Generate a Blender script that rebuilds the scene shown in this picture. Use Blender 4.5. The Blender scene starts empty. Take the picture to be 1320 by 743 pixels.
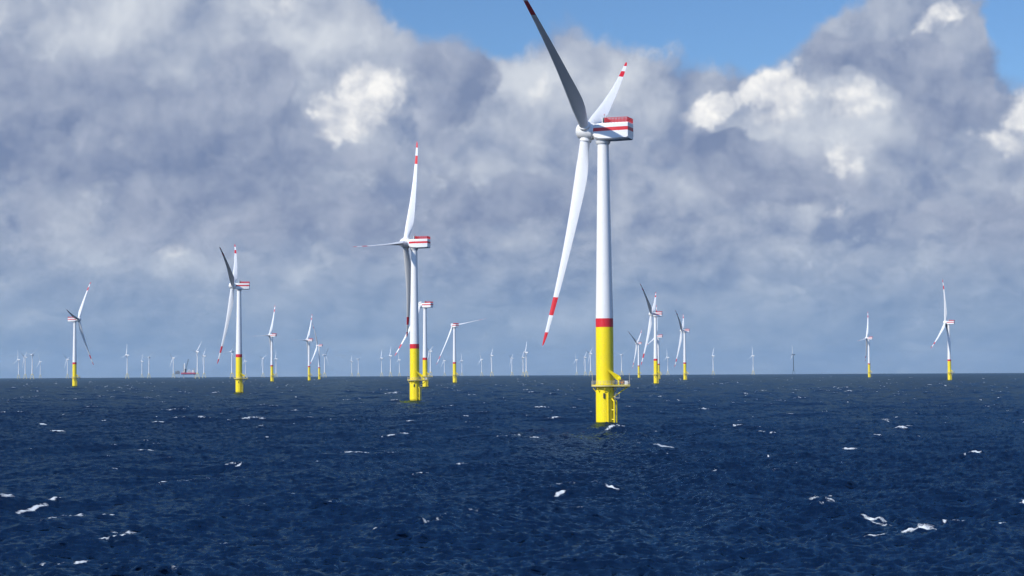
import bpy, math, random
import numpy as np
from mathutils import Matrix, Vector, Euler

R = math.radians
scene = bpy.context.scene
COL = scene.collection
rnd = random.Random(7)

# ------------------------------------------------------------------ camera and geography
W, H_, F = 1320.0, 743.0, 2400.0            # photograph's frame and focal length in its pixels
CAM_H = 15.25                               # eye height above the sea, metres
RE = 7.4e6                                  # earth radius with refraction
HUB = 84.6                                  # hub height of the near turbines
PITCH, ROLL = R(2.574), R(-0.30)

cam_d = bpy.data.cameras.new('camera')
cam = bpy.data.objects.new('camera', cam_d); COL.objects.link(cam)
cam.matrix_world = (Matrix.Translation((0, 0, CAM_H)) @ Matrix.Rotation(R(90) + PITCH, 4, 'X')
                    @ Matrix.Rotation(ROLL, 4, 'Z'))
cam_d.sensor_width = 36.0
cam_d.lens = 36.0 * F / W
cam_d.clip_start, cam_d.clip_end = 1.0, 60000.0
scene.camera = cam
CI = cam.matrix_world.inverted()


def project(p):
    q = CI @ Vector(p)
    return W / 2 + F * q.x / -q.z, H_ / 2 - F * q.y / -q.z


def ray(px, py):
    v = Vector(((px - W / 2) / F, -(py - H_ / 2) / F, -1.0))
    return (cam.matrix_world.to_3x3() @ v).normalized()


def drop(d):
    return -d * d / (2 * RE)


def on_sea(px, d):
    """Point of the curved sea at distance d under image column px."""
    az = math.atan((px - W / 2) / F)
    for _ in range(6):
        x, _y = project((d * math.sin(az), d * math.cos(az), drop(d) + 5))
        az += (px - x) / F
    return Vector((d * math.sin(az), d * math.cos(az), drop(d))), az


def astro_y(px):
    return 479.4 + (W / 2 - px) * 0.0053


def dist_from_hub(px, py, hub=HUB):
    """Distance at which a hub of that height shows at row py."""
    d = 1000.0
    for _ in range(30):
        d = F * (hub - CAM_H + drop(d)) / (astro_y(px) - py)
    return d


def sea_hit(px, py):
    v = ray(px, py)
    t = 100.0
    for _ in range(20):
        p = Vector((0, 0, CAM_H)) + v * t
        t = (drop(math.hypot(p.x, p.y)) - CAM_H) / v.z
    p = Vector((0, 0, CAM_H)) + v * t
    return p.x, p.y


# ------------------------------------------------------------------ node helpers
class S:
    """A float or vector socket with arithmetic."""
    def __init__(self, nt, s): self.nt, self.s = nt, s
    def _m(self, op, *a, clamp=False):
        n = self.nt.nodes.new('ShaderNodeMath'); n.operation = op; n.use_clamp = clamp
        for i, v in enumerate(a):
            if isinstance(v, S): self.nt.links.new(v.s, n.inputs[i])
            else: n.inputs[i].default_value = v
        return S(self.nt, n.outputs[0])
    def __add__(self, o): return self._m('ADD', self, o)
    __radd__ = __add__
    def __sub__(self, o): return self._m('SUBTRACT', self, o)
    def __rsub__(self, o): return self._m('SUBTRACT', o, self)
    def __mul__(self, o): return self._m('MULTIPLY', self, o)
    __rmul__ = __mul__
    def __truediv__(self, o): return self._m('DIVIDE', self, o)
    def __neg__(self): return self * -1.0
    def clamp(self): return self._m('ADD', self, 0.0, clamp=True)
    def max(self, o): return self._m('MAXIMUM', self, o)
    def min(self, o): return self._m('MINIMUM', self, o)
    def pow(self, o): return self._m('POWER', self, o)
    def sstep(self, a, b):
        n = self.nt.nodes.new('ShaderNodeMapRange'); n.interpolation_type = 'SMOOTHSTEP'
        self.nt.links.new(self.s, n.inputs[0])
        n.inputs[1].default_value, n.inputs[2].default_value = a, b
        return S(self.nt, n.outputs[0])


def combine(nt, x, y, z):
    n = nt.nodes.new('ShaderNodeCombineXYZ')
    for i, v in enumerate((x, y, z)):
        if isinstance(v, S): nt.links.new(v.s, n.inputs[i])
        else: n.inputs[i].default_value = v
    return n.outputs[0]


def noise(nt, vec, scale, detail=6, rough=0.55, lac=2.0, dist=0.0, color=False):
    n = nt.nodes.new('ShaderNodeTexNoise')
    if vec is not None: nt.links.new(vec, n.inputs['Vector'])
    n.inputs['Scale'].default_value = scale; n.inputs['Detail'].default_value = detail
    n.inputs['Roughness'].default_value = rough; n.inputs['Lacunarity'].default_value = lac
    n.inputs['Distortion'].default_value = dist
    return n.outputs['Color'] if color else S(nt, n.outputs[0])


def billow(nt, vec, scale, detail=4, rough=0.5):
    n = nt.nodes.new('ShaderNodeTexVoronoi'); n.feature = 'SMOOTH_F1'
    nt.links.new(vec, n.inputs['Vector'])
    n.inputs['Scale'].default_value = scale; n.inputs['Detail'].default_value = detail
    n.inputs['Roughness'].default_value = rough; n.inputs['Smoothness'].default_value = 0.35
    n.normalize = True
    return 1.0 - S(nt, n.outputs['Distance'])


def mixc(nt, fac, a, b):
    n = nt.nodes.new('ShaderNodeMix'); n.data_type = 'RGBA'
    if isinstance(fac, S): nt.links.new(fac.s, n.inputs[0])
    else: n.inputs[0].default_value = fac
    for v, i in ((a, 6), (b, 7)):
        if isinstance(v, (tuple, list)): n.inputs[i].default_value = (*v[:3], 1)
        else: nt.links.new(v, n.inputs[i])
    return n.outputs[2]


# ------------------------------------------------------------------ light
SUN_EL, SUN_AZ = R(38), R(180 + 50)         # clockwise from +Y (the view direction)
to_sun = Vector((math.sin(SUN_AZ) * math.cos(SUN_EL), math.cos(SUN_AZ) * math.cos(SUN_EL), math.sin(SUN_EL)))
sun_d = bpy.data.lights.new('sun', 'SUN'); sun_d.energy = 4.7; sun_d.angle = R(0.53)
sun_d.color = (1.0, 0.955, 0.88)
sun = bpy.data.objects.new('sun', sun_d); COL.objects.link(sun)
sun.rotation_euler = to_sun.to_track_quat('Z', 'Y').to_euler()
sun.location = to_sun * 400

world = bpy.data.worlds.new('World'); scene.world = world; world.use_nodes = True


def build_sky():
    nt = world.node_tree; nt.nodes.clear()
    out = nt.nodes.new('ShaderNodeOutputWorld'); bg = nt.nodes.new('ShaderNodeBackground')
    sky = nt.nodes.new('ShaderNodeTexSky'); sky.sky_type = 'NISHITA'; sky.sun_disc = False
    sky.sun_elevation = SUN_EL; sky.sun_rotation = SUN_AZ
    sky.air_density = 1.0; sky.dust_density = 0.15; sky.ozone_density = 2.5
    tint = nt.nodes.new('ShaderNodeVectorMath'); tint.operation = 'MULTIPLY'
    nt.links.new(sky.outputs[0], tint.inputs[0]); tint.inputs[1].default_value = (0.50, 0.66, 0.86)
    blue = tint.outputs[0]
    tc = nt.nodes.new('ShaderNodeTexCoord'); sep = nt.nodes.new('ShaderNodeSeparateXYZ')
    nt.links.new(tc.outputs['Generated'], sep.inputs[0])
    dx, dy, dz = (S(nt, sep.outputs[i]) for i in range(3))
    X = dx._m('ARCTAN2', dx, dy) * 24.3 + 6.6     # compass direction and height of the clouds
    up = (dz * 24.2).max(0.0)
    Y = 4.79 - up
    # clouds crowd together towards the horizon
    zc = up * 0.62 + (up + 0.5)._m('LOGARITHM', up + 0.5, math.e) * 1.35
    P = combine(nt, dx * 24.0, dy * 24.0, zc)

    def shifted(v, off):
        n = nt.nodes.new('ShaderNodeVectorMath'); n.operation = 'ADD'
        nt.links.new(v, n.inputs[0]); n.inputs[1].default_value = off
        return n.outputs[0]
    wc = nt.nodes.new('ShaderNodeSeparateColor')
    wcol = noise(nt, P, 1.0, 4, 0.62, color=True)
    nt.links.new(wcol, wc.inputs[0])
    wn, wn2 = S(nt, wc.outputs[0]) - 0.5, S(nt, wc.outputs[1]) - 0.5
    wv = nt.nodes.new('ShaderNodeVectorMath'); wv.operation = 'MULTIPLY_ADD'
    nt.links.new(wcol, wv.inputs[0]); wv.inputs[1].default_value = (0.45, 0.45, 0.45); nt.links.new(P, wv.inputs[2])
    Q = wv.outputs[0]
    Xw, Yw = X + wn * 1.1, Y + wn2 * 0.9

    def blob(cx, cy, rx, ry, ang=0.0, p=1.0):
        u, v = Xw - cx, Yw - cy
        if ang:
            c, s = math.cos(ang), math.sin(ang)
            u, v = u * c + v * s, v * c - u * s
        u, v = u * (1 / rx), v * (1 / ry)
        q = u * u + v * v
        if p != 1.0: q = q.pow(p)
        return (-q)._m('EXPONENT', -q)

    def total(lst, mode='add'):
        t = None
        for a, *g in lst:
            b = blob(*g) * a
            t = b if t is None else (t + b if mode == 'add' else t.max(b))
        return t
    n2 = noise(nt, shifted(P, (31, 7, 3)), 1.5, 6, 0.58)

    def f1(v, scale, detail):
        n = nt.nodes.new('ShaderNodeTexVoronoi'); n.feature = 'F1'
        nt.links.new(v, n.inputs['Vector']); n.inputs['Scale'].default_value = scale
        n.inputs['Detail'].default_value = detail; n.inputs['Roughness'].default_value = 0.55
        n.normalize = True
        return 1.0 - S(nt, n.outputs['Distance'])

    def cumulus(seed, scale, bias, gain, shift, lo, hi, puff=0.3):
        """One layer of heaped cloud: its cover, and how much its tops face the sun."""
        def dens(off, det):
            v = shifted(Q, tuple(a + b for a, b in zip(seed, off)))
            d = noise(nt, v, scale, det, 0.555)
            return d + (f1(v, scale * 2.6, 2.0) - 0.6) * puff
        d0 = dens((0, 0, 0), 8)
        d1 = dens((-0.55 * shift, -0.2 * shift, 0.8 * shift), 5)
        return (d0 + bias).sstep(lo, hi), (d0 - d1) * gain

    # --- gaps of blue
    gap = total([(1.6, 6.1, -.2, 1.55, .86, .1), (1.75, 9.3, -.1, 2.1, .90, .04), (1.5, 13.4, .3, .85, .95, 0), (.28, 10.45, 1.72, .22, .18), (.25, 10.3, 2.4, .2, .2)], 'max')
    gap = gap - blob(11.5, .75, .7, .5) * 0.75
    gap = gap + dz.sstep(0.197, 0.25) * 1.3

    # --- bright heaps far behind
    pale = total([(.50, 1.0, .1, 1.5, .55), (.42, 4.3, .6, 1.2, .5), (.34, 8.0, 1.15, 1.3, .45), (.2, 6.4, 2.1, .8, .7), (.3, 7.0, 1.0, .5, .5),
                  (.40, 11.0, 1.8, .7, .8), (.30, 2.2, 3.15, .7, .4), (.22, 1.3, 3.4, .6, .25), (-.2, 7.2, 2.6, 1.4, .7), (-.15, 12.2, 2.6, 1.0, .8),
                  (-.12, 5.6, 3.2, 1.4, .6), (.2, 10.9, 3.5, 1.5, .3)])
    ma, la = cumulus((0, 0, 0), 0.55, 0.62 - gap * 0.95, 2.7, 0.36, 0.40, 0.72, 0.38)
    tone = (la + pale * 1.05 + (n2 - 0.5) * 0.35 + 0.34).clamp()
    cloud = mixc(nt, tone, (0.225, 0.292, 0.455), (0.64, 0.685, 0.76))

    # --- bright cumulus heads
    bv = combine(nt, dx * 24.0 + wn * 0.5, dy * 24.0, up + wn2 * 0.5)
    b0, b1 = f1(bv, 3.0, 3.0), f1(shifted(bv, (-0.09, -0.03, 0.10)), 3.0, 3.0)
    strong = total([(1.3, 4.75, 1.18, .46, .38, -.5), (1.15, 4.45, 1.5, .36, .34, 0), (1.2, 10.05, 1.22, .52, .36, -.1), (1.05, 9.45, 1.42, .62, .19, -.42), (.75, 12.15, .42, .42, .18, -.6),
                    (1.0, 13.2, 1.62, .34, .38, 0), (.7, 12.95, 1.95, .38, .24, .5), (.6, 10.72, 2.70, .24, .15, .3), (.5, 1.75, 1.65, .15, .3, .3), (.6, -.02, .5, .2, .3, 0),
                    (.55, 10.95, 2.12, .5, .42, 0), (.5, 11.1, 1.4, .55, .32, 0), (.42, 2.2, 3.2, .36, .36, 0), (.42, 6.95, 1.2, .3, .4, 0), (.4, 3.5, .1, .5, .2, .4)], 'max')
    under = total([(.55, 4.95, 1.6, .4, .3, -.5), (.6, 10.15, 1.55, .5, .2, -.1), (.5, 9.6, 1.62, .5, .12, -.4), (.5, 13.1, 2.0, .4, .2), (.3, 10.9, 2.5, .5, .2), (.3, 11.1, 1.65, .5, .15)])
    hm = strong + (b0 - 0.62) * 0.65 + (n2 - 0.5) * 0.7 + la * 0.12
    hmask = hm.sstep(0.28, 0.80) * strong.sstep(0.04, 0.40)
    relief = ((b0 - b1) * 1.5 + la * 0.9 + (n2 - 0.5) * 0.7 + 0.80 - under).clamp()
    white = mixc(nt, relief, (0.40, 0.455, 0.58), (0.96, 0.955, 0.945))
    cloud = mixc(nt, hmask, cloud, white)

    # --- grey banks drifting in front, ragged at the top
    dark = total([(1.0, 2.4, 2.0, 1.75, .95, .1), (.65, .3, 1.7, .9, .8), (.6, 3.3, .9, .6, .45, .3), (.8, .15, 1.0, .3, .3), (1.0, 9.75, 2.25, 1.0, .5, .08), (.55, 9.25, 1.85, .6, .16), (1.1, 11.45, .88, .9, .40, .05),
                  (.95, 5.85, 1.0, .5, .6, -.3), (.75, 12.15, 1.6, .7, .6), (.7, 7.1, 2.6, 1.1, .5), (.45, 1.0, 3.0, 1.6, .4), (.6, 5.0, 2.9, 1.7, .55), (.5, 9.3, 3.4, 2.0, .35), (.7, 12.5, 2.9, 1.3, .5)])
    mb_, lb_ = cumulus((13, 5, 21), 0.75, dark * 0.55 - 0.30, 2.4, 0.28, 0.43, 0.58, 0.36)
    hole = (1.0 - ma) * (1.0 - hmask) * (1.0 - mb_ * dark.sstep(0.25, 0.6) * 0.92)
    btone = (lb_ + (n2 - 0.5) * 0.4 + 0.40 - (dark - 0.7) * 0.36).clamp()
    cloud = mixc(nt, mb_ * 0.9, cloud, mixc(nt, btone, (0.178, 0.240, 0.400), (0.46, 0.510, 0.63)))

    # --- smaller heaps low down, flattened by distance
    lowb = Y.sstep(2.5, 3.4)
    mc, lc = cumulus((3, 17, 8), 1.15, lowb * 0.34 - 0.36, 2.8, 0.17, 0.45, 0.60, 0.42)
    ctone = (lc + (n2 - 0.5) * 0.4 + 0.42).clamp()
    cloud = mixc(nt, mc * 0.75, cloud, mixc(nt, ctone, (0.188, 0.258, 0.425), (0.45, 0.51, 0.63)))
    # --- far air over the horizon
    band = Y.sstep(2.7, 4.6)
    cloud = mixc(nt, band * 0.70, cloud, (0.222, 0.352, 0.555))
    st = 0.13                                     # display units to the physical units of the sky texture
    k = nt.nodes.new('ShaderNodeVectorMath'); k.operation = 'SCALE'
    nt.links.new(cloud, k.inputs[0]); k.inputs['Scale'].default_value = 1.0 / st
    # added fill: the sky behind the camera is brightened to lift shaded sides
    rear_fill = nt.nodes.new('ShaderNodeVectorMath'); rear_fill.operation = 'SCALE'
    nt.links.new(mixc(nt, hole, k.outputs[0], blue), rear_fill.inputs[0])
    nt.links.new(((-dy).sstep(-0.1, 0.8) * 1.1 + 1.0).s, rear_fill.inputs['Scale'])
    nt.links.new(rear_fill.outputs[0], bg.inputs[0]); bg.inputs[1].default_value = st
    nt.links.new(bg.outputs[0], out.inputs[0])
    world.cycles.sampling_method = 'NONE'


build_sky()


# ------------------------------------------------------------------ materials
def paint(name, color, rough=0.45, wear=0.10, dirt=(0.30, 0.27, 0.22), scale=0.35, streak=True):
    m = bpy.data.materials.new(name); m.use_nodes = True
    nt = m.node_tree; b = nt.nodes['Principled BSDF']
    tc = nt.nodes.new('ShaderNodeTexCoord')
    mp = nt.nodes.new('ShaderNodeMapping'); nt.links.new(tc.outputs['Object'], mp.inputs[0])
    mp.inputs['Scale'].default_value = (1, 1, 0.08) if streak else (1, 1, 1)
    a = noise(nt, mp.outputs[0], scale * 4, 5, 0.6)
    c = noise(nt, tc.outputs['Object'], scale, 4, 0.6)
    f = (a.sstep(0.5, 0.8) * 0.6 + c.sstep(0.45, 0.8) * 0.5) * wear
    nt.links.new(mixc(nt, f, color, dirt), b.inputs['Base Color'])
    r = c * 0.25 + (rough - 0.12)
    nt.links.new(r.s, b.inputs['Roughness'])
    return m


M = {
    'white': paint('white_paint', (0.80, 0.80, 0.78), 0.4, 0.10),
    'blade': paint('blade_gelcoat', (0.76, 0.77, 0.77), 0.35, 0.08, streak=False),
    'red': paint('signal_red_paint', (0.62, 0.012, 0.022), 0.45, 0.10),
    'yellow': paint('traffic_yellow_paint', (0.90, 0.70, 0.004), 0.42, 0.06, (0.42, 0.25, 0.03)),
    'pale': paint('galvanised_grating', (0.46, 0.44, 0.36), 0.6, 0.3, streak=False),
    'deck': paint('yellowish_deck_edge', (0.62, 0.52, 0.20), 0.6, 0.3, streak=False),
    'dark': paint('dark_steel', (0.035, 0.037, 0.042), 0.5, 0.2, streak=False),
    'orange': paint('orange_plastic', (0.80, 0.30, 0.06), 0.4, 0.2, streak=False),
    'growth': paint('wet_marine_growth', (0.16, 0.13, 0.035), 0.35, 0.6, (0.05, 0.06, 0.03)),
    'jacket': paint('jacket_yellow_paint', (0.72, 0.58, 0.16), 0.5, 0.3),
    'hull': paint('red_hull_paint', (0.50, 0.03, 0.06), 0.45, 0.2),
    'navy': paint('navy_hull_paint', (0.03, 0.045, 0.12), 0.45, 0.2),
    'brown': paint('weathered_topside_paint', (0.16, 0.16, 0.16), 0.6, 0.3),
    'grey': paint('cloud_shade_grey', (0.05, 0.065, 0.085), 0.5, 0.2),  # cloud shade on one far turbine, put into the colour
    'glass': paint('window_glass', (0.02, 0.025, 0.03), 0.25, 0.1, streak=False),
}


# ------------------------------------------------------------------ mesh helpers
class MB:
    def __init__(self): self.v, self.f, self.m, self.mats = [], [], [], []

    def mi(self, m):
        if m not in self.mats: self.mats.append(m)
        return self.mats.index(m)

    def add(self, vs, fs, mat):
        o = len(self.v); k = self.mi(mat)
        self.v += [tuple(p) for p in vs]
        self.f += [tuple(i + o for i in f) for f in fs]; self.m += [k] * len(fs)

    def loops(self, rings, mats, cap=True):
        """Skin through rings of equal length; mats: one material, or one per span."""
        n = len(rings[0]); o = len(self.v)
        for r in rings: self.v += [tuple(p) for p in r]
        for i in range(len(rings) - 1):
            mt = mats[i] if isinstance(mats, list) else mats
            k = self.mi(mt)
            for j in range(n):
                a, b = o + i * n + j, o + i * n + (j + 1) % n
                self.f.append((a, b, b + n, a + n)); self.m.append(k)
        if cap:
            for i, rev in ((0, True), (len(rings) - 1, False)):
                mt = mats[0 if i == 0 else -1] if isinstance(mats, list) else mats
                idx = [o + i * n + j for j in range(n)]
                self.f.append(tuple(idx[::-1] if rev else idx)); self.m.append(self.mi(mt))

    def lathe(self, prof, mats, seg=32, axis='Z', cap=True, c=(0, 0)):
        rings = []
        for r, z in prof:
            ring = []
            for j in range(seg):
                t = 2 * math.pi * j / seg
                a, b = r * math.cos(t), r * math.sin(t)
                ring.append((a + c[0], b + c[1], z) if axis == 'Z' else (z, a, b))
            rings.append(ring)
        self.loops(rings, mats, cap)

    def box(self, lo, hi, mat, bev=0.0):
        x0, y0, z0 = lo; x1, y1, z1 = hi
        if bev:
            rings = []
            for z, s in ((z0, bev), (z0 + bev, 0), (z1 - bev, 0), (z1, bev)):
                q = bev
                xa, xb, ya, yb = x0 + s * .5, x1 - s * .5, y0 + s * .5, y1 - s * .5
                rings.append([(xa + q, ya, z), (xb - q, ya, z), (xb, ya + q, z), (xb, yb - q, z),
                              (xb - q, yb, z), (xa + q, yb, z), (xa, yb - q, z), (xa, ya + q, z)])
            self.loops(rings, mat); return
        vs = [(x, y, z) for z in (z0, z1) for x, y in ((x0, y0), (x1, y0), (x1, y1), (x0, y1))]
        self.add(vs, [(3, 2, 1, 0), (4, 5, 6, 7), (0, 1, 5, 4), (1, 2, 6, 5), (2, 3, 7, 6), (3, 0, 4, 7)], mat)

    def tube(self, a, b, r, mat, seg=8, r2=None):
        a, b = Vector(a), Vector(b); d = (b - a).normalized()
        u = d.orthogonal().normalized(); w = d.cross(u)
        rr = r if r2 is None else r2
        rings = [[p + u * (q * math.cos(2 * math.pi * j / seg)) + w * (q * math.sin(2 * math.pi * j / seg))
                  for j in range(seg)] for p, q in ((a, r), (b, rr))]
        self.loops(rings, mat)

    def build(self, name, parent=None, smooth=True, angle=35):
        me = bpy.data.meshes.new(name); me.from_pydata(self.v, [], self.f)
        for m in self.mats: me.materials.append(M[m])
        me.polygons.foreach_set('material_index', self.m)
        if smooth:
            me.polygons.foreach_set('use_smooth', [True] * len(me.polygons))
            me.set_sharp_from_angle(angle=R(angle))
        me.update()
        o = bpy.data.objects.new(name, me); COL.objects.link(o)
        if parent is not None: o.parent = parent
        return o


def thing(name, label, cat, loc=(0, 0, 0), rz=0.0, group=None):
    o = bpy.data.objects.new(name, None); COL.objects.link(o)
    o.empty_display_size = 3; o.location = loc; o.rotation_euler = (0, 0, rz)
    o['label'] = label; o['category'] = cat
    if group: o['group'] = group
    return o


# ------------------------------------------------------------------ the turbine's shapes
def blade_builder(bands=True, mat='blade', seg=24, slim=0.94):
    mb = MB()
    T = 63.0
    stations = [1.6, 2.4, 3.2, 4.5, 6.0, 8.0, 10.0, 12.0, 14.0, 17.0, 20.5, 25, 30, 35, 40, 45, 48.7, 51.3, 54.0, 56.5, 59.0, 60.8, 62.0, 62.7, 63.0]
    def lerp(x, t): return float(np.interp(x, [p[0] for p in t], [p[1] for p in t]))
    chord = [(0, 2.9), (3.2, 2.9), (6, 3.35), (10, 4.15), (13, 4.35), (17, 4.1), (25, 3.3), (35, 2.5), (45, 1.85), (55, 1.3), (60, 1.0), (62.3, .6), (63, .12)]
    thick = [(0, 1), (3.2, 1), (6, .74), (10, .47), (14, .36), (20, .28), (35, .22), (63, .17)]
    ax = [(0, .5), (3.2, .5), (8, .42), (14, .36), (63, .33)]     # pitch axis as a share of the chord from the nose
    twist = [(0, 14), (10, 12), (25, 6), (45, 1), (63, -1)]
    rings, mats = [], []
    for i, r in enumerate(stations):
        c, t, a, tw = lerp(r, chord), lerp(r, thick), lerp(r, ax), R(lerp(r, twist))
        blend = min(1, max(0, (r - 3.2) / 9.0)); blend = blend * blend * (3 - 2 * blend)
        pre = -4.2 * (r / T) ** 2 - math.tan(R(2.5)) * r          # prebend and coning, towards the wind
        ring = []
        for j in range(seg):
            p = 2 * math.pi * j / seg
            xc = 0.5 - 0.5 * math.cos(p)                              # 0 nose .. 1 tail
            yt = 5 * (0.2969 * math.sqrt(max(xc, 0)) - 0.126 * xc - 0.3516 * xc ** 2 + 0.2843 * xc ** 3 - 0.1036 * xc ** 4)
            yt = yt * t * (1 if p <= math.pi else -1) + 0.03 * math.sin(math.pi * xc)
            ye = 0.5 * t * math.sin(p)
            y = (ye * (1 - blend) + yt * blend) * c
            x = (xc - a) * c
            xr = x * math.cos(tw) - y * math.sin(tw); yr = x * math.sin(tw) + y * math.cos(tw)
            ring.append((xr + pre, yr, r))
        if r > 3.2:
            q = 1 + (slim - 1) * min(1, (r - 3.2) / 5)
            ring = [((x - pre) * q + pre, y * q, z) for x, y, z in ring]
        rings.append(ring[::-1])
        if i:
            mid = (r + stations[i - 1]) / 2
            red = bands and (48.7 < mid < 54.0 or mid > 59.0)
            mats.append('red' if red else mat)
    mb.loops(rings, mats)
    return mb


def hub_builder(mat='white'):
    mb = MB()
    mb.lathe([(0.15, -3.15), (0.9, -3.05), (1.6, -2.75), (2.2, -2.2), (2.55, -1.4), (2.68, -0.4), (2.68, 0.6), (2.6, 1.5), (2.45, 2.1), (2.0, 2.12)], mat, 36, 'X')
    for k in range(3):
        a = 2 * math.pi * k / 3
        d = Vector((0, -math.sin(a), math.cos(a)))
        mb.tube(d * 1.2, d * 2.95, 1.72, mat, 28)
        mb.tube(d * 2.95, d * 3.12, 1.6, mat, 28)
    return mb


def nacelle_builder(mat='white', stripes=True):
    mb = MB()
    # cross-section levels (local z from hub axis); the red stripe lies between two of them
    def section(x, hw, zb, zt, s0, s1, ch):
        zs = [zb, zb + ch, s0, s1, zt - ch, zt]
        right = [(x, -(hw - ch), zb), (x, -hw, zb + ch), (x, -hw, s0), (x, -hw, s1), (x, -hw, zt - ch), (x, -(hw - ch), zt)]
        return right + [(x, -p[1], p[2]) for p in reversed(right)]
    secs = [section(-2.35, 2.2, -2.3, 1.75, -.45, .58, 1.0), section(-1.8, 2.6, -2.65, 1.85, -.45, .59, .65),
            section(-.4, 2.85, -2.85, 1.9, -.45, .6, .42), section(3, 2.95, -2.9, 1.95, -.43, .62, .35),
            section(7.9, 2.95, -2.8, 1.95, -.4, .64, .35), section(8.25, 2.85, -2.65, 1.85, -.4, .63, .42)]
    n = 12; o = len(mb.v)
    for s in secs: mb.v += s
    for i in range(len(secs) - 1):
        for j in range(n):
            a, b = o + i * n + j, o + i * n + (j + 1) % n
            red = stripes and j in (2, 8)
            mb.f.append((a, a + n, b + n, b)); mb.m.append(mb.mi('red' if red else mat))
    mb.f.append(tuple(o + j for j in range(n))); mb.m.append(mb.mi(mat))
    e = o + (len(secs) - 1) * n
    for q, (a, b) in enumerate(((0, 11), (1, 10), (2, 9), (3, 8), (4, 7))):          # the rear face in level strips
        a2, b2 = a + 1, b - 1
        mb.f.append((e + a, e + b, e + b2, e + a2)); mb.m.append(mb.mi('red' if stripes and q == 2 else mat))
    # main bearing housing towards the hub, yaw skirt over the tower
    mb.lathe([(2.0, -3.25), (2.25, -3.1), (2.3, -2.3)], mat, 28, 'X')
    mb.lathe([(1.75, -4.0), (2.0, -3.7), (2.15, -3.0)], mat, 28)
    return mb


def roof_railing_builder():
    mb = MB()
    x0, x1, y, z = 1.35, 8.15, 2.8, 1.97
    pts = [(x0, -y), (x1, -y), (x1, y), (x0, y)]
    for i in range(4):
        (ax, ay), (bx, by) = pts[i], pts[(i + 1) % 4]
        n = max(2, int(math.hypot(bx - ax, by - ay) / 0.95))
        for k in range(n + 1):
            t = k / n; px, py = ax + (bx - ax) * t, ay + (by - ay) * t
            if k < n: mb.tube((px, py, z - .1), (px, py, z + 1.35), 0.05, 'red', 6)
        for h in (0.2, .8, 1.35):
            mb.tube((ax, ay, z + h), (bx, by, z + h), 0.05, 'red', 6)
        # mesh infill: upright bars
        m = int(math.hypot(bx - ax, by - ay) / 0.16)
        for k in range(m):
            t = (k + .5) / m; px, py = ax + (bx - ax) * t, ay + (by - ay) * t
            mb.tube((px, py, z + .2), (px, py, z + 1.3), 0.042, 'red', 4)
    return mb


def cooler_builder():
    mb = MB()
    mb.box((.15, -1.6, 1.8), (.4, 1.6, 3.5), 'white', .05)
    mb.box((.4, -1.5, 1.98), (1.2, 1.5, 3.6), 'dark', .06)
    mb.tube((.7, -.9, 3.5), (.7, -.9, 4.4), .05, 'dark', 6)
    mb.tube((.7, .9, 3.5), (.7, .9, 4.5), .05, 'dark', 6)
    mb.box((.58, -1.02, 4.4), (.82, -.78, 4.6), 'red')
    return mb


def tower_builder(mat='white', band=True, z0=11.3, r0=2.52, r1=1.62, ztop=81.2, yellow=27.9, red=30.4):
    mb = MB()
    prof, mats = [], []
    def rr(z): return r0 if z <= red else r0 + (r1 - r0) * ((z - red) / (ztop - red)) ** 0.9
    zs = [z0, z0 + .35, z0 + .36, 20.0, 20.12, yellow, red, 44.0, 44.12, 57.0, 57.12, 70.0, 70.12, 78.0, ztop]
    for z in zs:
        r = rr(z)
        if z <= z0 + .35: r += .14
        prof.append((r, z))
    for i in range(len(zs) - 1):
        mid = (zs[i] + zs[i + 1]) / 2
        if band: mats.append('yellow' if mid < yellow else 'red' if mid < red else mat)
        else: mats.append(mat)
    mb.lathe(prof, mats, 48)
    for z in (20.06, 44.06, 57.06, 70.06):                          # weld seams
        mb.lathe([(rr(z) - .02, z - .07), (rr(z) + .02, z - .05), (rr(z) + .02, z + .05), (rr(z) - .02, z + .07)],
                 'yellow' if band and z < yellow else mat, 48, cap=False)
    return mb


def door_builder():
    mb = MB()
    mb.box((2.35, -.1, 11.75), (2.74, 1.1, 14.1), 'yellow', .08)
    mb.box((2.6, .05, 11.9), (2.78, .95, 13.9), 'pale', .03)
    return mb


def foundation_builder():
    mb = MB()
    mb.lathe([(2.42, -14), (2.42, 0.35), (2.42, 0.36), (2.45, 0.6), (2.62, 0.8), (2.62, 10.6), (2.9, 10.75), (2.9, 10.9)],
             ['growth', 'growth', 'yellow', 'yellow', 'yellow', 'yellow', 'yellow'], 48)
    # anode / cable tube on the left flank and hang-off boxes under the platform
    mb.tube((-.25, -2.72, 7.6), (-.25, -2.72, 9.0), .28, 'dark', 10)
    mb.tube((.9, -2.62, -6), (.9, -2.62, 9.6), .16, 'yellow', 10)
    for k in range(10):
        a = 2 * math.pi * (k + .5) / 10
        c, s = math.cos(a), math.sin(a)
        mb.tube((2.5 * c, 2.5 * s, 9.1), (3.55 * c, 3.55 * s, 10.45), .11, 'yellow', 8)
    return mb


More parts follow.
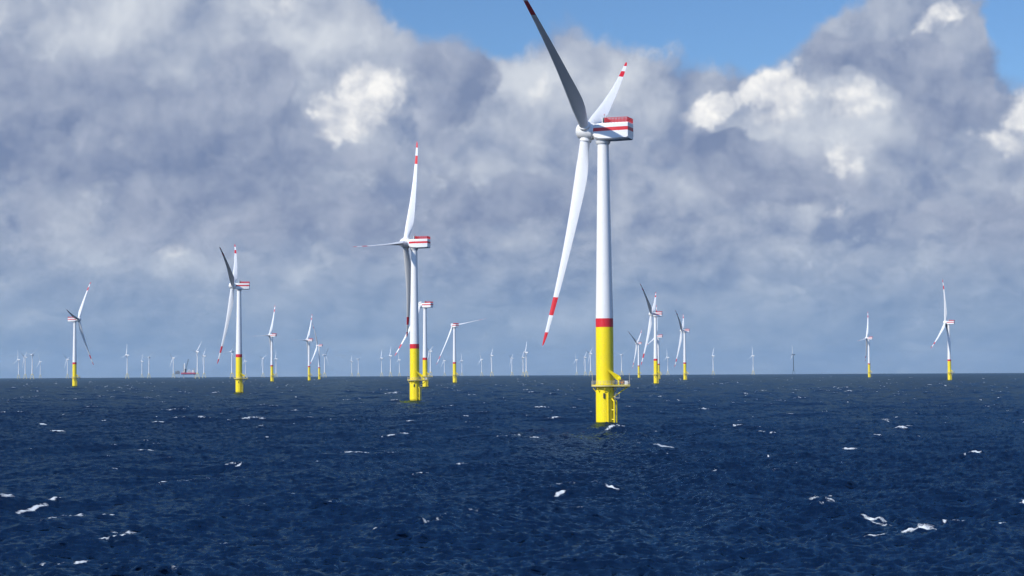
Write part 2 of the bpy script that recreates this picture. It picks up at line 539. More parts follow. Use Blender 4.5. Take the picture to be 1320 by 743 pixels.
def landing_builder():
    mb = MB()
    a = R(-24); c, s = math.cos(a), math.sin(a)
    def p(rad, tan, z): return (rad * c - tan * s, rad * s + tan * c, z)
    for t in (-.85, .85):
        mb.tube(p(3.25, t, -6), p(3.25, t, 6.6), .24, 'yellow', 12)
        mb.tube(p(3.25, t, 6.6), p(2.5, t, 7.4), .24, 'yellow', 12)
        for z in (1.5, 4.2): mb.tube(p(2.3, t, z), p(3.25, t, z), .15, 'yellow', 8)
    for t in (-.3, .3): mb.tube(p(3.2, t, -4), p(3.2, t, 10.9), .06, 'pale', 6)
    for k in range(46): mb.tube(p(3.2, -.3, -3 + k * .3), p(3.2, .3, -3 + k * .3), .035, 'pale', 5)
    mb.box((2.6, -2.2, 7.55), (4.1, -.3, 7.7), 'pale')              # rest landing with its rail
    for q in ((4.05, -2.15), (4.05, -.35), (3.0, -2.15)):
        mb.tube((*q, 7.7), (*q, 8.8), .045, 'pale', 6)
    mb.tube((4.05, -2.15, 8.8), (4.05, -.35, 8.8), .045, 'pale', 6)
    mb.tube((4.05, -2.15, 8.8), (3.0, -2.15, 8.8), .045, 'pale', 6)
    return mb


def deck_outline():
    pts = []
    for k in range(0, 19):
        a = R(52 + k * (308 - 52) / 18)
        pts.append((3.85 * math.cos(a), 3.85 * math.sin(a)))
    pts += [(5.2, -3.1), (7.2, -2.2), (7.2, 1.9), (5.2, 3.1)]
    return pts


def platform_builder():
    mb = MB()
    o = deck_outline()
    mb.loops([[(x, y, 10.9) for x, y in o], [(x, y, 11.28) for x, y in o]], 'deck')
    mb.loops([[(x * 1.0, y * 1.0, 11.28) for x, y in o], [(x, y, 11.42) for x, y in o]], 'yellow', cap=False)
    for y in (-1.6, 1.4):                                          # raking struts under the lay-down area
        mb.tube((2.5, y * .8, 7.9), (6.6, y, 10.85), .16, 'yellow', 8)
        mb.tube((2.4, y, 10.75), (7.0, y, 10.75), .14, 'yellow', 8)
    return mb


def deck_rail_builder():
    mb = MB()
    o = [(x * .985, y * .985) for x, y in deck_outline()]
    n = len(o)
    for i in range(n):
        a, b = o[i], o[(i + 1) % n]
        L = math.hypot(b[0] - a[0], b[1] - a[1]); k = max(1, round(L / 1.1))
        for q in range(k):
            t = q / k; x, y = a[0] + (b[0] - a[0]) * t, a[1] + (b[1] - a[1]) * t
            mb.tube((x, y, 11.3), (x, y, 12.5), .04, 'pale', 6)
        for h in (11.85, 12.2, 12.5): mb.tube((*a, h), (*b, h), .035, 'pale', 5)
    for (x, y) in ((-3.6, -.9), (7.0, -2.0)):                     # posts that carry the navigation lanterns
        mb.tube((x, y, 11.3), (x, y, 14.3), .06, 'pale', 6)
        mb.tube((x, y, 14.3), (x, y, 14.65), .13, 'pale', 8)
    return mb


def crane_builder():
    mb = MB()
    mb.tube((3.95, -2.3, 11.28), (3.95, -2.3, 13.3), .30, 'yellow', 12)
    # tapering lattice-plate boom folded back against the tower
    a, b = Vector((4.15, -2.35, 13.3)), Vector((.55, -3.0, 16.0))
    d = (b - a).normalized(); up = Vector((0, -1, 0)).cross(d).normalized()
    if up.z < 0: up = -up
    side = d.cross(up)
    rings = []
    for t, hh in ((0, .75), (.12, .95), (.5, .55), (1, .16)):
        p = a + (b - a) * t
        rings.append([p + up * hh * .6 - side * .2, p + up * hh * .6 + side * .2, p - up * hh + side * .2, p - up * hh - side * .2])
    mb.loops(rings, 'yellow')
    mb.tube((4.05, -2.3, 11.9), (3.2, -2.55, 13.6), .1, 'yellow', 8)
    mb.box((3.7, -2.75, 12.8), (4.6, -1.9, 13.6), 'yellow', .08)
    return mb


def cabinet_builder():
    mb = MB()
    mb.box((5.4, -1.7, 11.28), (6.5, -.7, 12.45), 'white', .05)
    return mb


def locker_builder():
    mb = MB()
    mb.box((5.55, .3, 11.28), (6.8, 1.3, 12.2), 'pale', .05)
    return mb


NEAR = {}
def make_near(root):
    P = NEAR
    f = P['foundation'].build('foundation', root); landing_builder().build('boat_landing', f)
    t = P['tower'].build('tower', root); door_builder().build('door', t)
    d = platform_builder().build('work_platform', root)
    deck_rail_builder().build('railing', d); crane_builder().build('davit_crane', d); cabinet_builder().build('cabinet', d); locker_builder().build('locker', d)
    n = P['nacelle'].build('nacelle', root); roof_railing_builder().build('roof_railing', n); cooler_builder().build('cooling_unit', n)
    P['hub'].build('hub', root, angle=50)
    P['blade'].build('blade', root, angle=60)


NEAR['foundation'] = foundation_builder(); NEAR['tower'] = tower_builder(); NEAR['nacelle'] = nacelle_builder()
NEAR['hub'] = hub_builder(); NEAR['blade'] = blade_builder()

OVERHANG, TILT = 5.0, R(5.3)


def pose(root, yaw, theta, hub_h, way=1):
    """Turn nacelle, hub and blades of a freshly built or copied turbine."""
    base = Matrix.Translation((0, 0, hub_h)) @ Matrix.Rotation(yaw, 4, 'Z')
    rot = base @ Matrix.Translation((-OVERHANG, 0, 0.1)) @ Matrix.Rotation(TILT, 4, 'Y')
    k = 0
    for c in root.children:
        nm = c.name.split('.')[0]
        if nm == 'nacelle': c.matrix_local = base
        elif nm == 'hub': c.matrix_local = rot @ Matrix.Rotation(theta, 4, 'X')
        elif nm == 'blade':
            c.matrix_local = rot @ Matrix.Rotation(theta + way * k * 2 * math.pi / 3, 4, 'X'); k += 1


def copy_thing(src, name_label, loc, group):
    r = src.copy(); COL.objects.link(r); r.location = loc; r['label'] = name_label
    if group: r['group'] = group
    for ch in src.children:
        c = ch.copy(); COL.objects.link(c); c.parent = r
        for g in ch.children:
            d = g.copy(); COL.objects.link(d); d.parent = c
    return r


def add_blades(root, n):
    b = [c for c in root.children if c.name.split('.')[0] == 'blade'][0]
    for _ in range(n - 1):
        c = b.copy(); COL.objects.link(c); c.parent = root


G_NEAR = 'yellow based turbines of the near wind farm'
# tower column, hub row, apparent yaw, angle of first blade, label
near = [
    (780.0, 168.0, 17, 57, 'largest and nearest white turbine, on a thick yellow base with work platform and folded crane'),
    (534.5, 313.5, 18, -24, 'second largest white turbine, one blade straight up and one level, tower shaded by a blade'),
    (308.0, 370.0, 5.5, 65, 'white turbine with yellow base, third in size, two raised blades in a narrow V'),
    (96.0, 414.0, 199, 39, 'turbine turned the other way, its rotor on the far side from its nacelle'),
    (350.5, 433.0, 24, -27, 'mid distance turbine alone beside the third largest, one blade up and one level'),
    (398.5, 439.0, 24, -29, 'taller of two close yellow based turbines, dark level blade and one blade up'),
    (411.5, 446.0, 19, 30, 'shorter of two close yellow based turbines, one white blade slanting down across the gap'),
    (548.0, 393.5, 29, 148, 'turbine close behind the second largest one, nacelle side on, no raised blade visible'),
    (586.0, 420.0, 60, -80, 'turbine seen almost from behind, thin level blade and one blade slanting down'),
    (845.5, 405.5, 10, 57, 'largest turbine of the cluster just past the main tower, dark raised blade'),
    (849.0, 434.0, 13, 110, 'turbine half hidden behind the largest one of the cluster past the main tower'),
    (823.5, 443.0, 18, 63, 'small yellow based turbine with spread dark blade nearest the main yellow column'),
    (883.0, 427.0, 7, 58, 'lone yellow based turbine with two raised blades close together past the cluster'),
    (1120.5, 437.0, 12, -23, 'smaller of the two lone turbines standing off in the empty stretch of horizon'),
    (1224.0, 417.5, 12, 8, 'larger of two lone turbines, last along the horizon, one blade up, one slanting down'),
]
proto = None
for (px, hy, a, th, lab) in near:
    d = dist_from_hub(px, hy)
    p, az = on_sea(px, d)
    if proto is None:
        proto = thing('wind_turbine', lab, 'wind turbine', p, 0, G_NEAR)
        make_near(proto); root = proto
    else:
        root = copy_thing(proto, lab, p, G_NEAR)
    root.rotation_euler = (0, 0, -az)
    root['_a'] = a; root['_t'] = th
roots = [o for o in COL.objects if o.name.startswith('wind_turbine')]
for root in roots:
    n = 1 if 'no raised blade' in root['label'] else 2 if 'almost from behind' in root['label'] else 3
    add_blades(root, n)
    pose(root, -R(root['_a']), R(root['_t']), HUB, -1 if n == 2 else 1)
    del root['_a']; del root['_t']
main = roots[0]

# orange float lying on the main turbine's platform
fl = MB()
fl.lathe([(.05, -.62), (.35, -.55), (.58, -.25), (.62, .05), (.52, .35), (.28, .56), (.12, .62), (.12, .78), (.04, .8)], 'orange', 20)
fo = fl.build('float')
q = main.matrix_basis @ Vector((4.95, -1.6, 11.28 + .63 + .3))
fo.location = q
fo['label'] = 'small round orange float on the work platform of the nearest turbine'; fo['category'] = 'float'
st = MB()
for k in range(3):
    an = 2 * math.pi * k / 3
    st.tube((.42 * math.cos(an), .42 * math.sin(an), -.93), (.3 * math.cos(an), .3 * math.sin(an), -.5), .05, 'pale', 6)
st.build('stand', fo)


# ------------------------------------------------------------------ turbines along the horizon, on jackets
def jacket_builder():
    mb = MB()
    top, bot, zt, zb = 4.2, 9.5, 16.0, -16.0
    def leg(k, z):
        t = (z - zb) / (zt - zb); w = bot + (top - bot) * t
        sx, sy = ((-1, -1), (1, -1), (1, 1), (-1, 1))[k]
        return Vector((sx * w, sy * w, z))
    for k in range(4): mb.tube(leg(k, zb), leg(k, zt), .65, 'jacket', 10)
    for k in range(4):
        j = (k + 1) % 4
        for za, zc in ((-12, 1.5), (1.5, 14.5)):
            mb.tube(leg(k, za), leg(j, zc), .34, 'jacket', 8); mb.tube(leg(j, za), leg(k, zc), .34, 'jacket', 8)
    return mb


def deck_builder():
    mb = MB()
    mb.box((-5.2, -5.2, 16.0), (5.2, 5.2, 17.0), 'jacket', .2)
    mb.lathe([(3.2, 17.0), (2.5, 20.0), (2.4, 21.0)], 'jacket', 24)
    for x in (-5, 5):
        for h in (17.6, 18.2): mb.tube((x, -5, h), (x, 5, h), .06, 'pale', 5); mb.tube((-5, x, h), (5, x, h), .06, 'pale', 5)
        for y in np.linspace(-5, 5, 7): mb.tube((x, y, 17), (x, y, 18.2), .05, 'pale', 5); mb.tube((y, x, 17), (y, x, 18.2), .05, 'pale', 5)
    return mb


FAR_HUB = 92.0
G_FAR = 'pale turbines along the horizon'
far = [  # tower column, hub row, apparent yaw, first blade angle, label
    (24.0, 464.5, 25, 0, 'tiny pale turbine on the horizon, outermost of the cluster with crossed dark blades'),
    (32.5, 461.5, 20, 180, 'tiny bright turbine in the cluster directly below the dark slanting blade'),
    (41.5, 458.5, -65, 48, 'far turbine with dark blades spread in a wide V above the cluster'),
    (52.0, 467.0, 20, 20, 'tiny turbine without visible blades on the inner side of the V bladed one'),
    (87.0, 464.0, 30, 170, 'tiny pale turbine close beside the yellow base of the turned away turbine'),
    (164.0, 458.5, 25, -12, 'far turbine with bright nacelle, first of three between turned away turbine and red vessel'),
    (183.0, 466.5, 25, 90, 'faintest and shortest of three far turbines before the red vessel'),
    (192.0, 461.5, -70, 45, 'far turbine with two blades raised in a V before the red vessel'),
    (223.5, 462.0, 40, 45, 'pale turbine rising behind the dark offshore platform beside the red vessel'),
    (254.5, 454.0, 40, 80, 'far turbine with dark level blade directly behind the red vessel'),
    (263.0, 459.5, 22, 75, 'far turbine with bright nacelle just past the stern of the red vessel'),
    (299.0, 454.0, -60, 25, 'far turbine close in front of the third largest turbine, by its lowered blade tip'),
    (316.5, 466.0, 20, 120, 'faint far turbine close behind the third largest turbine by its crane'),
    (339.0, 462.5, 45, 60, 'far turbine with raised dark blade between third largest and next yellow based turbine'),
    (356.0, 463.0, 20, 100, 'faint far turbine just behind the lone mid distance yellow based turbine'),
    (418.5, 458.0, 150, 80, 'far turbine close behind the shorter of the two close yellow based turbines'),
    (453.5, 466.0, 20, 90, 'shorter one of an isolated pair of far turbines standing close together'),
    (462.0, 463.5, -65, 55, 'taller one of an isolated pair of far turbines standing close together'),
    (492.0, 462.0, 25, 100, 'far turbine, outermost of three before the second largest turbine'),
    (503.5, 459.0, 25, 95, 'tallest of three far turbines before the second largest turbine'),
    (515.0, 464.0, 22, 0, 'far turbine just under the slanting lowered blade tip of the second largest turbine'),
    (555.0, 453.0, 25, 175, 'far turbine close behind the crane of the side on turbine'),
    (573.0, 465.0, 25, 30, 'tiny far turbine directly below the lowered blade of the turbine seen from behind'),
    (595.5, 465.0, 20, 110, 'faint far turbine just past the turbine seen from behind'),
    (621.0, 463.5, 25, 20, 'faint shorter turbine of a loose far pair in the middle of the horizon'),
    (634.0, 458.5, 25, 80, 'bright taller turbine of a loose far pair in the middle of the horizon'),
    (660.0, 462.0, 20, 60, 'single far turbine between the loose far pair and the overlapping far pair'),
    (674.5, 461.0, 25, 85, 'shorter one of two overlapping far turbines below the long lowered blade tip'),
    (678.5, 454.5, 25, 95, 'taller one of two overlapping far turbines below the long lowered blade tip'),
    (743.5, 464.0, 22, 10, 'shortest of three far turbines crowded before the main yellow column'),
    (754.5, 461.0, 25, 70, 'middle one of three far turbines crowded before the main yellow column'),
    (761.5, 456.0, 25, 65, 'tallest of three far turbines, nearest before the main yellow column'),
    (801.5, 458.0, -70, -65, 'far turbine with one long raised blade just past the main yellow column'),
    (861.0, 461.0, 25, 0, 'far turbine between the cluster and the lone turbine with two raised blades'),
    (919.5, 459.0, 25, 90, 'far turbine with bright nacelle, first in the empty stretch of horizon'),
    (971.0, 459.0, 25, -5, 'pale slender far turbine with one blade straight up in the empty stretch'),
    (1023.0, 457.5, 3, 4, 'dark grey far turbine in cloud shade, alone on the horizon'),
]
fproto = thing('wind_turbine', far[0][4], 'wind turbine', (0, 0, 0), 0, G_FAR)
jacket_builder().build('jacket_foundation', fproto)
deck_builder().build('transition_piece', fproto)
tower_builder(band=False, z0=20.9, r0=2.4, r1=1.5, ztop=FAR_HUB - 3.4).build('tower', fproto)
nacelle_builder(stripes=False).build('nacelle', fproto)
hub_builder().build('hub', fproto, angle=50)
fb = blade_builder(bands=False, seg=14, slim=0.80).build('blade', fproto, angle=60)
fb.data.transform(Matrix.Diagonal((0.8, 0.8, 0.74, 1)))          # the farther farm carries a smaller rotor
add_blades(fproto, 3)
for i, (px, hy, a, th, lab) in enumerate(far):
    d = dist_from_hub(px, hy, FAR_HUB)
    p, az = on_sea(px, d)
    root = fproto if i == 0 else copy_thing(fproto, lab, p, G_FAR)
    root.location = p; root.rotation_euler = (0, 0, -az)
    pose(root, -R(a), R(th), FAR_HUB)
    if lab.startswith('dark grey'):                                # cloud shade painted onto every part but the blades
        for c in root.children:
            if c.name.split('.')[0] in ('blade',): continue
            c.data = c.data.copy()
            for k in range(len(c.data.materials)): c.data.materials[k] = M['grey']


# ------------------------------------------------------------------ jack-up vessel and platform on the horizon
def vessel():
    d = 7300.0
    p, az = on_sea(243.6, d)
    t = thing('jack_up_vessel', 'red jack-up vessel with white deckhouse standing on legs among the far turbines', 'ship', p, -az)
    hb = MB()
    def hull(z, k): return [(-28 * k, -13, z), (24, -13, z), (27, -10, z), (27, 10, z), (24, 13, z), (-28 * k, 13, z), (-31 * k, 0, z)]
    hb.loops([hull(14, .93), hull(16.5, .97), hull(22, 1.0)], ['navy', 'hull'])
    hb.build('hull', t, False)
    dh = MB(); dh.box((-6, -9, 22), (8, 9, 29), 'white', .3)
    dk = dh.build('deckhouse', t, False)
    dh = MB(); dh.box((-3, -8, 29), (5, 8, 33), 'white', .3); bridge = dh.build('bridge', t, False)
    dh = MB(); dh.box((11, -8, 22), (21, 8, 31), 'white', .3); dh.build('deckhouse', t, False)
    dh = MB(); dh.box((-24, -6, 22), (-17, 6, 26), 'white', .3); dh.build('deck_container', t, False)
    w = MB()
    for z in (24.2, 27.0): w = MB(); w.box((-5, -9.15, z), (7, -9.02, z + 1.0), 'glass'); w.build('window', dk, False)
    w = MB(); w.box((-2.6, -8.15, 30.4), (4.6, -8.02, 31.9), 'glass')
    w.build('window', bridge, False)
    for lx, ly, zt in ((-20, -10, 54), (-20, 10, 54), (20, -10, 38), (20, 10, 38)):
        lm = MB()
        for q in range(4):
            ox, oy = ((-1.3, -1.3), (1.3, -1.3), (1.3, 1.3), (-1.3, 1.3))[q]
            lm.tube((lx + ox, ly + oy, -30), (lx + ox, ly + oy, zt), .45, 'pale', 8)
        for k in range(16):
            z = -26 + k * (zt + 26) / 16; z2 = z + (zt + 26) / 16
            lm.tube((lx - 1.3, ly - 1.3, z), (lx + 1.3, ly - 1.3, z2), .2, 'pale', 5)
            lm.tube((lx + 1.3, ly + 1.3, z), (lx - 1.3, ly + 1.3, z2), .2, 'pale', 5)
        lm.build('leg', t)
    cm = MB()
    cm.tube((-13, -4, 22), (-13, -4, 34), 2.6, 'dark', 14); cm.box((-17, -7, 30), (-9, -1, 36), 'dark', .3)
    for ox in (-1.2, 1.2):
        cm.tube((-12 + ox, -5, 34), (-2 + ox, -5, 74), .5, 'dark', 8)
        cm.tube((-12 + ox, -3, 34), (-2 + ox, -3, 74), .5, 'dark', 8)
    for k in range(10):
        u, u2 = k / 10, (k + 1) / 10
        cm.tube((-13.2 + 10 * u, -5, 34 + 40 * u), (-10.8 + 10 * u2, -5, 34 + 40 * u2), .25, 'dark', 5)
    cm.build('crane', t)
    tm = MB()                                                       # upright tower section standing on the deck
    tm.lathe([(2.3, 22), (2.0, 58), (1.9, 58.2)], 'white', 20, c=(-16.5, 2))
    ts = tm.build('tower_section')
    ts.location = p; ts.rotation_euler = (0, 0, -az)
    ts['label'] = 'white tower section standing upright on the deck of the red vessel'; ts['category'] = 'tower section'


vessel()


def substation():
    d = 7600.0
    p, az = on_sea(228.3, d)
    t = thing('offshore_platform', 'small dark grey offshore platform on legs beside the red jack-up vessel', 'platform', p, -az)
    tb = MB()
    tb.box((-10, -9, 16), (10, 9, 19), 'brown', .3); tb.box((-8, -8, 19), (11, 8, 27), 'brown', .3); tb.box((-2, -6, 27), (9, 6, 30), 'brown', .3)
    tb.build('topside', t, False)
    for sx in (-8, 8):
        for sy in (-7, 7):
            l = MB(); l.tube((sx * 1.15, sy * 1.15, -20), (sx, sy, 16), .9, 'pale', 10)
            l.build('leg', t)
    br = MB()
    for sy in (-7, 7):
        br.tube((-8, sy, 14), (8, sy, 3), .4, 'pale', 8); br.tube((8, sy, 14), (-8, sy, 3), .4, 'pale', 8)
    br.build('brace', t)
    hm = MB(); hm.tube((-6, 0, 19), (-6, 0, 33), .35, 'pale', 8); hm.build('mast', t)


substation()


# ------------------------------------------------------------------ sea
def tile(N, L, kp, hs, kmin, kmax, wdir, spread, lam, seed):
    rng = np.random.default_rng(seed)
    k1 = 2 * np.pi * np.fft.fftfreq(N, L / N)
    kx, ky = np.meshgrid(k1, k1, indexing='ij')
    k = np.hypot(kx, ky); k[0, 0] = 1e-6
    th = np.arctan2(ky, kx) - wdir
    s = k ** -4.0 * np.exp(-1.25 * (kp / k) ** 2)
    sp = spread * np.maximum(np.cos(th), 0) ** 2 + (1 - spread) * 0.25
    amp = np.sqrt(s * sp / k) * ((k >= kmin) & (k < kmax))
    amp[0, 0] = 0
    h = amp * (rng.normal(size=(N, N)) + 1j * rng.normal(size=(N, N)))
    z = np.fft.ifft2(h).real
    sc = (hs / 4) / z.std()
    h *= sc
    ikx, iky = 1j * kx / k, 1j * ky / k
    Z = np.fft.ifft2(h).real
    DX = -lam * np.fft.ifft2(-ikx * h).real; DY = -lam * np.fft.ifft2(-iky * h).real
    jxx = -lam * np.fft.ifft2(-ikx * 1j * kx * h).real; jyy = -lam * np.fft.ifft2(-iky * 1j * ky * h).real
    jxy = -lam * np.fft.ifft2(-ikx * 1j * ky * h).real
    J = (1 + jxx) * (1 + jyy) - jxy ** 2
    return [a.astype(np.float32) for a in (Z, DX, DY, J)]


def sample(arr, L, x, y):
    N = arr.shape[0]
    u = (x / L * N) % N; v = (y / L * N) % N
    i = np.floor(u).astype(np.int32); j = np.floor(v).astype(np.int32)
    fu, fv = (u - i).astype(np.float32), (v - j).astype(np.float32)
    i %= N; j %= N; i2, j2 = (i + 1) % N, (j + 1) % N
    return (arr[i, j] * (1 - fu) * (1 - fv) + arr[i2, j] * fu * (1 - fv) + arr[i, j2] * (1 - fu) * fv + arr[i2, j2] * fu * fv)


def build_sea():
    wdir = math.atan2(-0.60, 0.80)
    L1, L2 = 743.0, 83.0
    big = tile(1024, L1, 2 * np.pi / 32.0, 1.75, 0.01, 2 * np.pi / 2.6, wdir, 0.93, 1.0, 11)
    small = tile(1024, L2, 2 * np.pi / 3.4, 0.38, 2 * np.pi / 2.6, 2 * np.pi / 0.28, R(-112), 0.9, 0.6, 5)
    az_in = np.linspace(-0.44, 0.44, 1700)
    az_out = np.linspace(0.44, 2 * np.pi - 0.44, 90)[1:-1]
    az = np.concatenate([az_in, az_out])
    r = [8.0]
    while r[-1] < 16700:
        q = r[-1]
        if q < 128: s = 6.0
        elif q < 300: s = 0.42
        elif q < 700: s = 0.42 + (q - 300) / 400 * 0.5
        elif q < 2000: s = 0.92 + (q - 700) / 1300 * 2.6
        else: s = 3.52 + (q - 2000) * .0033
        r.append(q + s)
    r = np.array(r)
    dr = np.gradient(r)
    RR, AA = np.meshgrid(r, az, indexing='ij')
    DR = np.meshgrid(dr, az, indexing='ij')[0]
    x = RR * np.sin(AA); y = RR * np.cos(AA)
    dense = (np.abs(np.where(AA > np.pi, AA - 2 * np.pi, AA)) < 0.4401).astype(np.float32)
    w1 = np.clip(1.35 - DR / 22.0, 0.12, 1.0) * (0.25 + 0.75 * dense)
    w2 = np.clip(1.3 - DR / 4.0, 0.0, 1.0) * dense
    # gusts: patches of rougher and smoother water
    c, s_ = math.cos(0.6), math.sin(0.6)
    xr, yr = x * c + y * s_, -x * s_ + y * c
    Z = sample(big[0], L1, x, y); DX = sample(big[1], L1, x, y); DY = sample(big[2], L1, x, y); J = sample(big[3], L1, x, y)
    gust = 0.75 + 0.5 * (sample(big[0], L1, x * .11 + 50, y * .11) / 0.34 * .35 + .5).clip(0, 1)
    z2 = sample(small[0], L2, xr, yr) * gust; dx2 = sample(small[1], L2, xr, yr); dy2 = sample(small[2], L2, xr, yr); J2 = sample(small[3], L2, xr, yr)
    Z = Z * w1 + z2 * w2
    PX = x + DX * w1 + (dx2 * c - dy2 * s_) * w2
    PY = y + DY * w1 + (dx2 * s_ + dy2 * c) * w2
    # whitecaps: where crests fold over
    thr = np.quantile(big[3], 0.006)
    far_s = np.clip((RR - 500) / 4000, 0, 1)
    foam = np.clip((thr + 0.06 - J) / 0.12, 0, 1.3) * (0.75 + 0.25 * (1 - np.clip(J2, 0, 1)))
    foam *= np.clip(1 - far_s * 0.3, .3, 1)
    # the larger breaking crests of the day: column, row, half length along the crest (m), half width, crest angle
    caps = [(True, px, py, la * (.75 if la < 4 else .5) / math.cos(an), lb * (.36 if lb < 4 else .24), an) for px, py, la, lb, an in ((1180, 688, 2.6, 3.0, .30), (1122, 687, 1.9, 2.6, .1), (1132, 668, 2.0, 1.4, -.7), (1136, 671, 1.5, .7, -.9),
                               (1246, 678, .9, 1.6, .2), (1285, 667, 1.2, 1.8, 0), (1262, 736, .8, 1.0, 0),
                               (724, 640, 1.3, .9, 1.1), (158, 687, 1.7, 1.4, 1.0), (155, 669, 1.9, .8, 1.2), (46, 727, 2.6, 1.0, 1.2), (92, 720, 1.3, 1.0, 1.2),
                               (42, 654, 1.6, 1.2, 1.15), (70, 650, .7, 1.2, 1.1), (133, 704, .7, 1.0, 0), (295, 702, 1.2, 1.2, .4),
                               (322, 599, 3.2, 3.0, .7), (189, 583, 2.6, 3.0, .2), (75, 557, 4.5, 6, .2), (58, 548, 2.5, 5, 0),
                               (461, 589, 3.2, 2.6, .6), (398, 595, 2.2, 2.6, .4), (557, 536, 7, 10, .3), (575, 535, 5, 8, 0),
                               (1134, 543, 6, 9, .4), (1163, 555, 4, 6, 0), (1135, 560, 3, 6, 0), (1097, 580, 2.5, 5, .3), (853, 575, 3.5, 4, .5),
                               (543, 607, 1.4, 2.2, .4), (689, 567, 2.2, 4, 0), (985, 504, 7, 14, 0), (170, 541, 6, 6, .3), (205, 547, 4, 6, .2))]
    # and the many small ones, each on a crest that is folding over
    rng = np.random.default_rng(3)
    cand = np.argwhere((J < np.quantile(big[3], 0.03)) & (RR > 130) & (RR < 6000) & (dense > 0))
    want = []
    wts = (1 / RR[cand[:, 0], cand[:, 1]]) ** 0.0
    lr = np.log(RR[cand[:, 0], 0])
    for lo, hi, n in ((130, 260, 14), (260, 500, 24), (500, 1000, 50), (1000, 2200, 90), (2200, 6000, 90)):
        pool = cand[(lr >= math.log(lo)) & (lr < math.log(hi))]
        if len(pool):
            want += [tuple(q) for q in pool[rng.integers(0, len(pool), n)]]
    for i, j in want:
        if math.hypot(x[i, j] - main.location.x, y[i, j] - main.location.y) < 40: continue
        sz = float(np.exp(rng.normal(-.85, .55)))
        grow = min(2.6, max(1.0, RR[i, j] / 500))
        caps.append((False, float(x[i, j]), float(y[i, j]), 2.6 * sz * grow, .40 * sz * grow + DR[i, j] * .18, 1.25 + float(rng.normal(0, .35))))
    for told, px, py, la, lb, an in caps:
        cx, cy = sea_hit(px, py) if told else (px, py)
        d0 = math.hypot(cx, cy)
        i0, i1 = np.searchsorted(r, (d0 - 45, d0 + 45))
        a0 = math.atan2(cx, cy); da = 30 / d0
        k0, k1 = np.searchsorted(az_in, (a0 - da, a0 + da))
        sel = (slice(max(0, i0 - 1), i1 + 1), slice(k0, k1))
        if PX[sel].size == 0: continue
        ca, sa = math.cos(an), math.sin(an)
        u = (PX[sel] - cx) * ca + (PY[sel] - cy) * sa; v = -(PX[sel] - cx) * sa + (PY[sel] - cy) * ca
        v = v + .25 * (u / la) ** 2 * lb
        g = np.exp(-((u / la) ** 4 + (v / lb) ** 2))
        Z[sel] += g * 0.17 * min(2.0, lb) * (1 if told else .6)
        foam[sel] = np.maximum(foam[sel], np.clip(np.exp(-((u / la) ** 4 + (v / lb * 1.15) ** 2)) * 1.1, 0, 1.2))
    foam *= np.clip((np.hypot(PX - main.location.x, PY - main.location.y) - 28) / 15, 0, 1)
    PZ = Z - (PX ** 2 + PY ** 2) / (2 * RE)
    nr, na = RR.shape
    co = np.stack([PX, PY, PZ], -1).reshape(-1, 3).astype(np.float32)
    co = np.vstack([co, np.array([[0, 0, 0]], np.float32)])
    ii, jj = np.meshgrid(np.arange(nr - 1), np.arange(na), indexing='ij')
    j2 = (jj + 1) % na
    quads = np.stack([ii * na + jj, ii * na + j2, (ii + 1) * na + j2, (ii + 1) * na + jj], -1).reshape(-1, 4)[:, ::-1]
    cidx = nr * na
    tri = np.stack([np.full(na, cidx), (np.arange(na) + 1) % na, np.arange(na)], -1)
    loops = np.concatenate([quads.reshape(-1), tri.reshape(-1)]).astype(np.int32)
    nq, ntri = len(quads), len(tri)
    starts = np.concatenate([np.arange(nq) * 4, nq * 4 + np.arange(ntri) * 3]).astype(np.int32)
    me = bpy.data.meshes.new('sea')
    me.vertices.add(len(co)); me.vertices.foreach_set('co', co.ravel())
    me.loops.add(len(loops)); me.loops.foreach_set('vertex_index', loops)
    me.polygons.add(nq + ntri); me.polygons.foreach_set('loop_start', starts)
    me.polygons.foreach_set('use_smooth', np.ones(nq + ntri, bool))
    me.update(calc_edges=True)
    at = me.attributes.new('foam', 'FLOAT', 'POINT')
    at.data.foreach_set('value', np.append(foam.reshape(-1), 0).astype(np.float32))
    o = bpy.data.objects.new('sea', me); COL.objects.link(o)
    o['kind'] = 'structure'; o['label'] = 'dark blue choppy sea with scattered whitecaps'
    # material
    m = bpy.data.materials.new('sea_water'); m.use_nodes = True; nt = m.node_tree
    b = nt.nodes['Principled BSDF']; out = nt.nodes['Material Output']
    geo = nt.nodes.new('ShaderNodeNewGeometry')
    mp = nt.nodes.new('ShaderNodeMapping'); nt.links.new(geo.outputs['Position'], mp.inputs[0])
    mp.inputs['Rotation'].default_value = (0, 0, -wdir); mp.inputs['Scale'].default_value = (1.0, 0.55, 1.0)
    n1 = noise(nt, mp.outputs[0], 0.9, 6, 0.62, dist=0.4)
    n2 = noise(nt, mp.outputs[0], 4.5, 4, 0.6)
    bp = nt.nodes.new('ShaderNodeBump'); bp.inputs['Strength'].default_value = 1.0; bp.inputs['Distance'].default_value = 0.10
    hsum = n1 + n2 * 0.22
    nt.links.new(hsum.s, bp.inputs['Height'])
    # upwelling blue of the water body, and a surface reflection already thinned by sub-metre wave slopes
    body = nt.nodes.new('ShaderNodeBsdfDiffuse'); body.inputs[0].default_value = (0.0001, 0.0019, 0.0085, 1)
    gl = nt.nodes.new('ShaderNodeBsdfGlossy'); gl.inputs[0].default_value = (0.50, 0.77, 1.0, 1); gl.inputs['Roughness'].default_value = 0.045
    fr = nt.nodes.new('ShaderNodeFresnel'); fr.inputs['IOR'].default_value = 1.333
    for n_ in (gl, fr): nt.links.new(bp.outputs[0], n_.inputs['Normal'])
    nt.nodes.remove(b); b = nt.nodes.new('ShaderNodeMixShader')
    nt.links.new((S(nt, fr.outputs[0]) * 0.56 - 0.060).max(0.001).min(0.22).s, b.inputs[0])
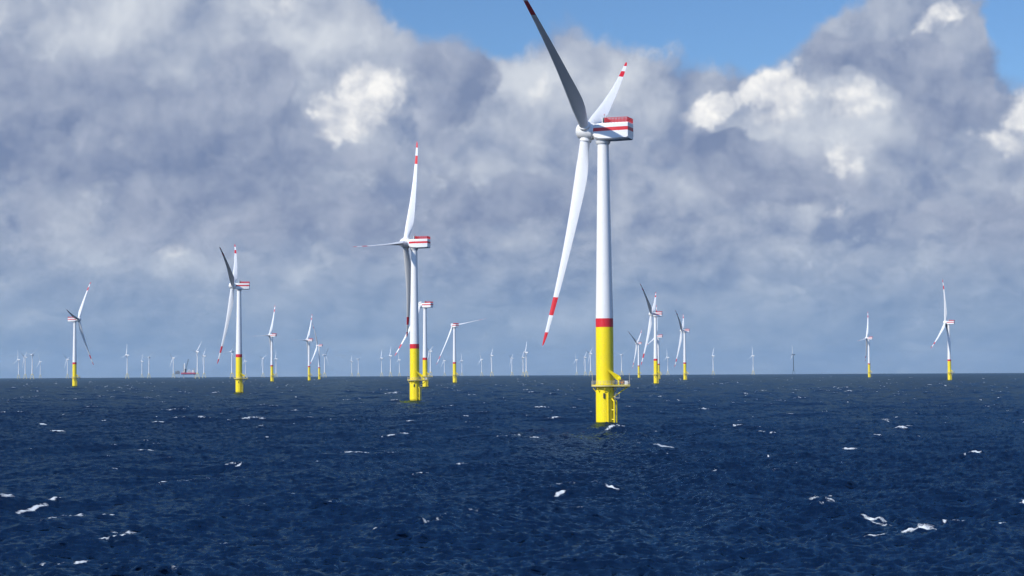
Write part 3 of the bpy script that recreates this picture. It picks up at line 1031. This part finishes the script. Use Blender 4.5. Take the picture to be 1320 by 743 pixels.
    nt.links.new(body.outputs[0], b.inputs[1]); nt.links.new(gl.outputs[0], b.inputs[2])
    fa = nt.nodes.new('ShaderNodeAttribute'); fa.attribute_name = 'foam'
    fs = S(nt, fa.outputs['Fac'])
    fn = noise(nt, mp.outputs[0], 1.3, 8, 0.72, dist=0.5)
    fn2 = noise(nt, mp.outputs[0], 0.5, 3, 0.6)
    fmask = (fs * 1.1 + (fn - 0.5) * 3.0 + (fn2 - 0.5) * 1.8).sstep(0.50, 1.25) * fs.sstep(0.04, 0.2)
    fb = nt.nodes.new('ShaderNodeBsdfDiffuse'); fb.inputs[0].default_value = (0.62, 0.66, 0.69, 1)
    nt.links.new(bp.outputs[0], fb.inputs['Normal'])
    mx = nt.nodes.new('ShaderNodeMixShader')
    nt.links.new(fmask.s, mx.inputs[0]); nt.links.new(b.outputs[0], mx.inputs[1]); nt.links.new(fb.outputs[0], mx.inputs[2])
    nt.links.new(mx.outputs[0], out.inputs[0])
    me.materials.append(m)
    print('sea verts', len(co))


build_sea()

# ------------------------------------------------------------------ haze
HAZE = 3.2e-5
hz = MB()
hz.box((-17200, -17200, -22), (17200, 17200, 165), 'white')
M_h = bpy.data.materials.new('haze_air'); M_h.use_nodes = True
nt = M_h.node_tree; nt.nodes.clear()
ho = nt.nodes.new('ShaderNodeOutputMaterial'); pv = nt.nodes.new('ShaderNodeVolumePrincipled')
pv.inputs['Color'].default_value = (0.58, 0.80, 1.0, 1); pv.inputs['Density'].default_value = HAZE
pv.inputs['Anisotropy'].default_value = 0.2
nt.links.new(pv.outputs[0], ho.inputs['Volume'])
hobj = hz.build('haze', smooth=False)
hobj.data.materials.clear(); hobj.data.materials.append(M_h)
hobj['kind'] = 'stuff'; hobj['label'] = 'thin bluish sea haze'

# ------------------------------------------------------------------ render settings
vs = scene.view_settings
scene.display_settings.display_device = 'sRGB'
vs.view_transform = 'Standard'; vs.look = 'None'; vs.exposure = 0.0; vs.gamma = 1.0; vs.use_curve_mapping = False
cy = scene.cycles
scene.render.engine = 'CYCLES'
cy.use_denoising = True
cy.denoiser = 'OPENIMAGEDENOISE'
cy.denoising_input_passes = 'RGB_ALBEDO_NORMAL'
cy.max_bounces = 6; cy.diffuse_bounces = 2; cy.glossy_bounces = 3; cy.volume_bounces = 1; cy.transmission_bounces = 2
cy.sample_clamp_indirect = 4.0
cy.use_adaptive_sampling = True; cy.adaptive_threshold = 0.02; cy.adaptive_min_samples = 12
cy.caustics_reflective = False; cy.caustics_refractive = False
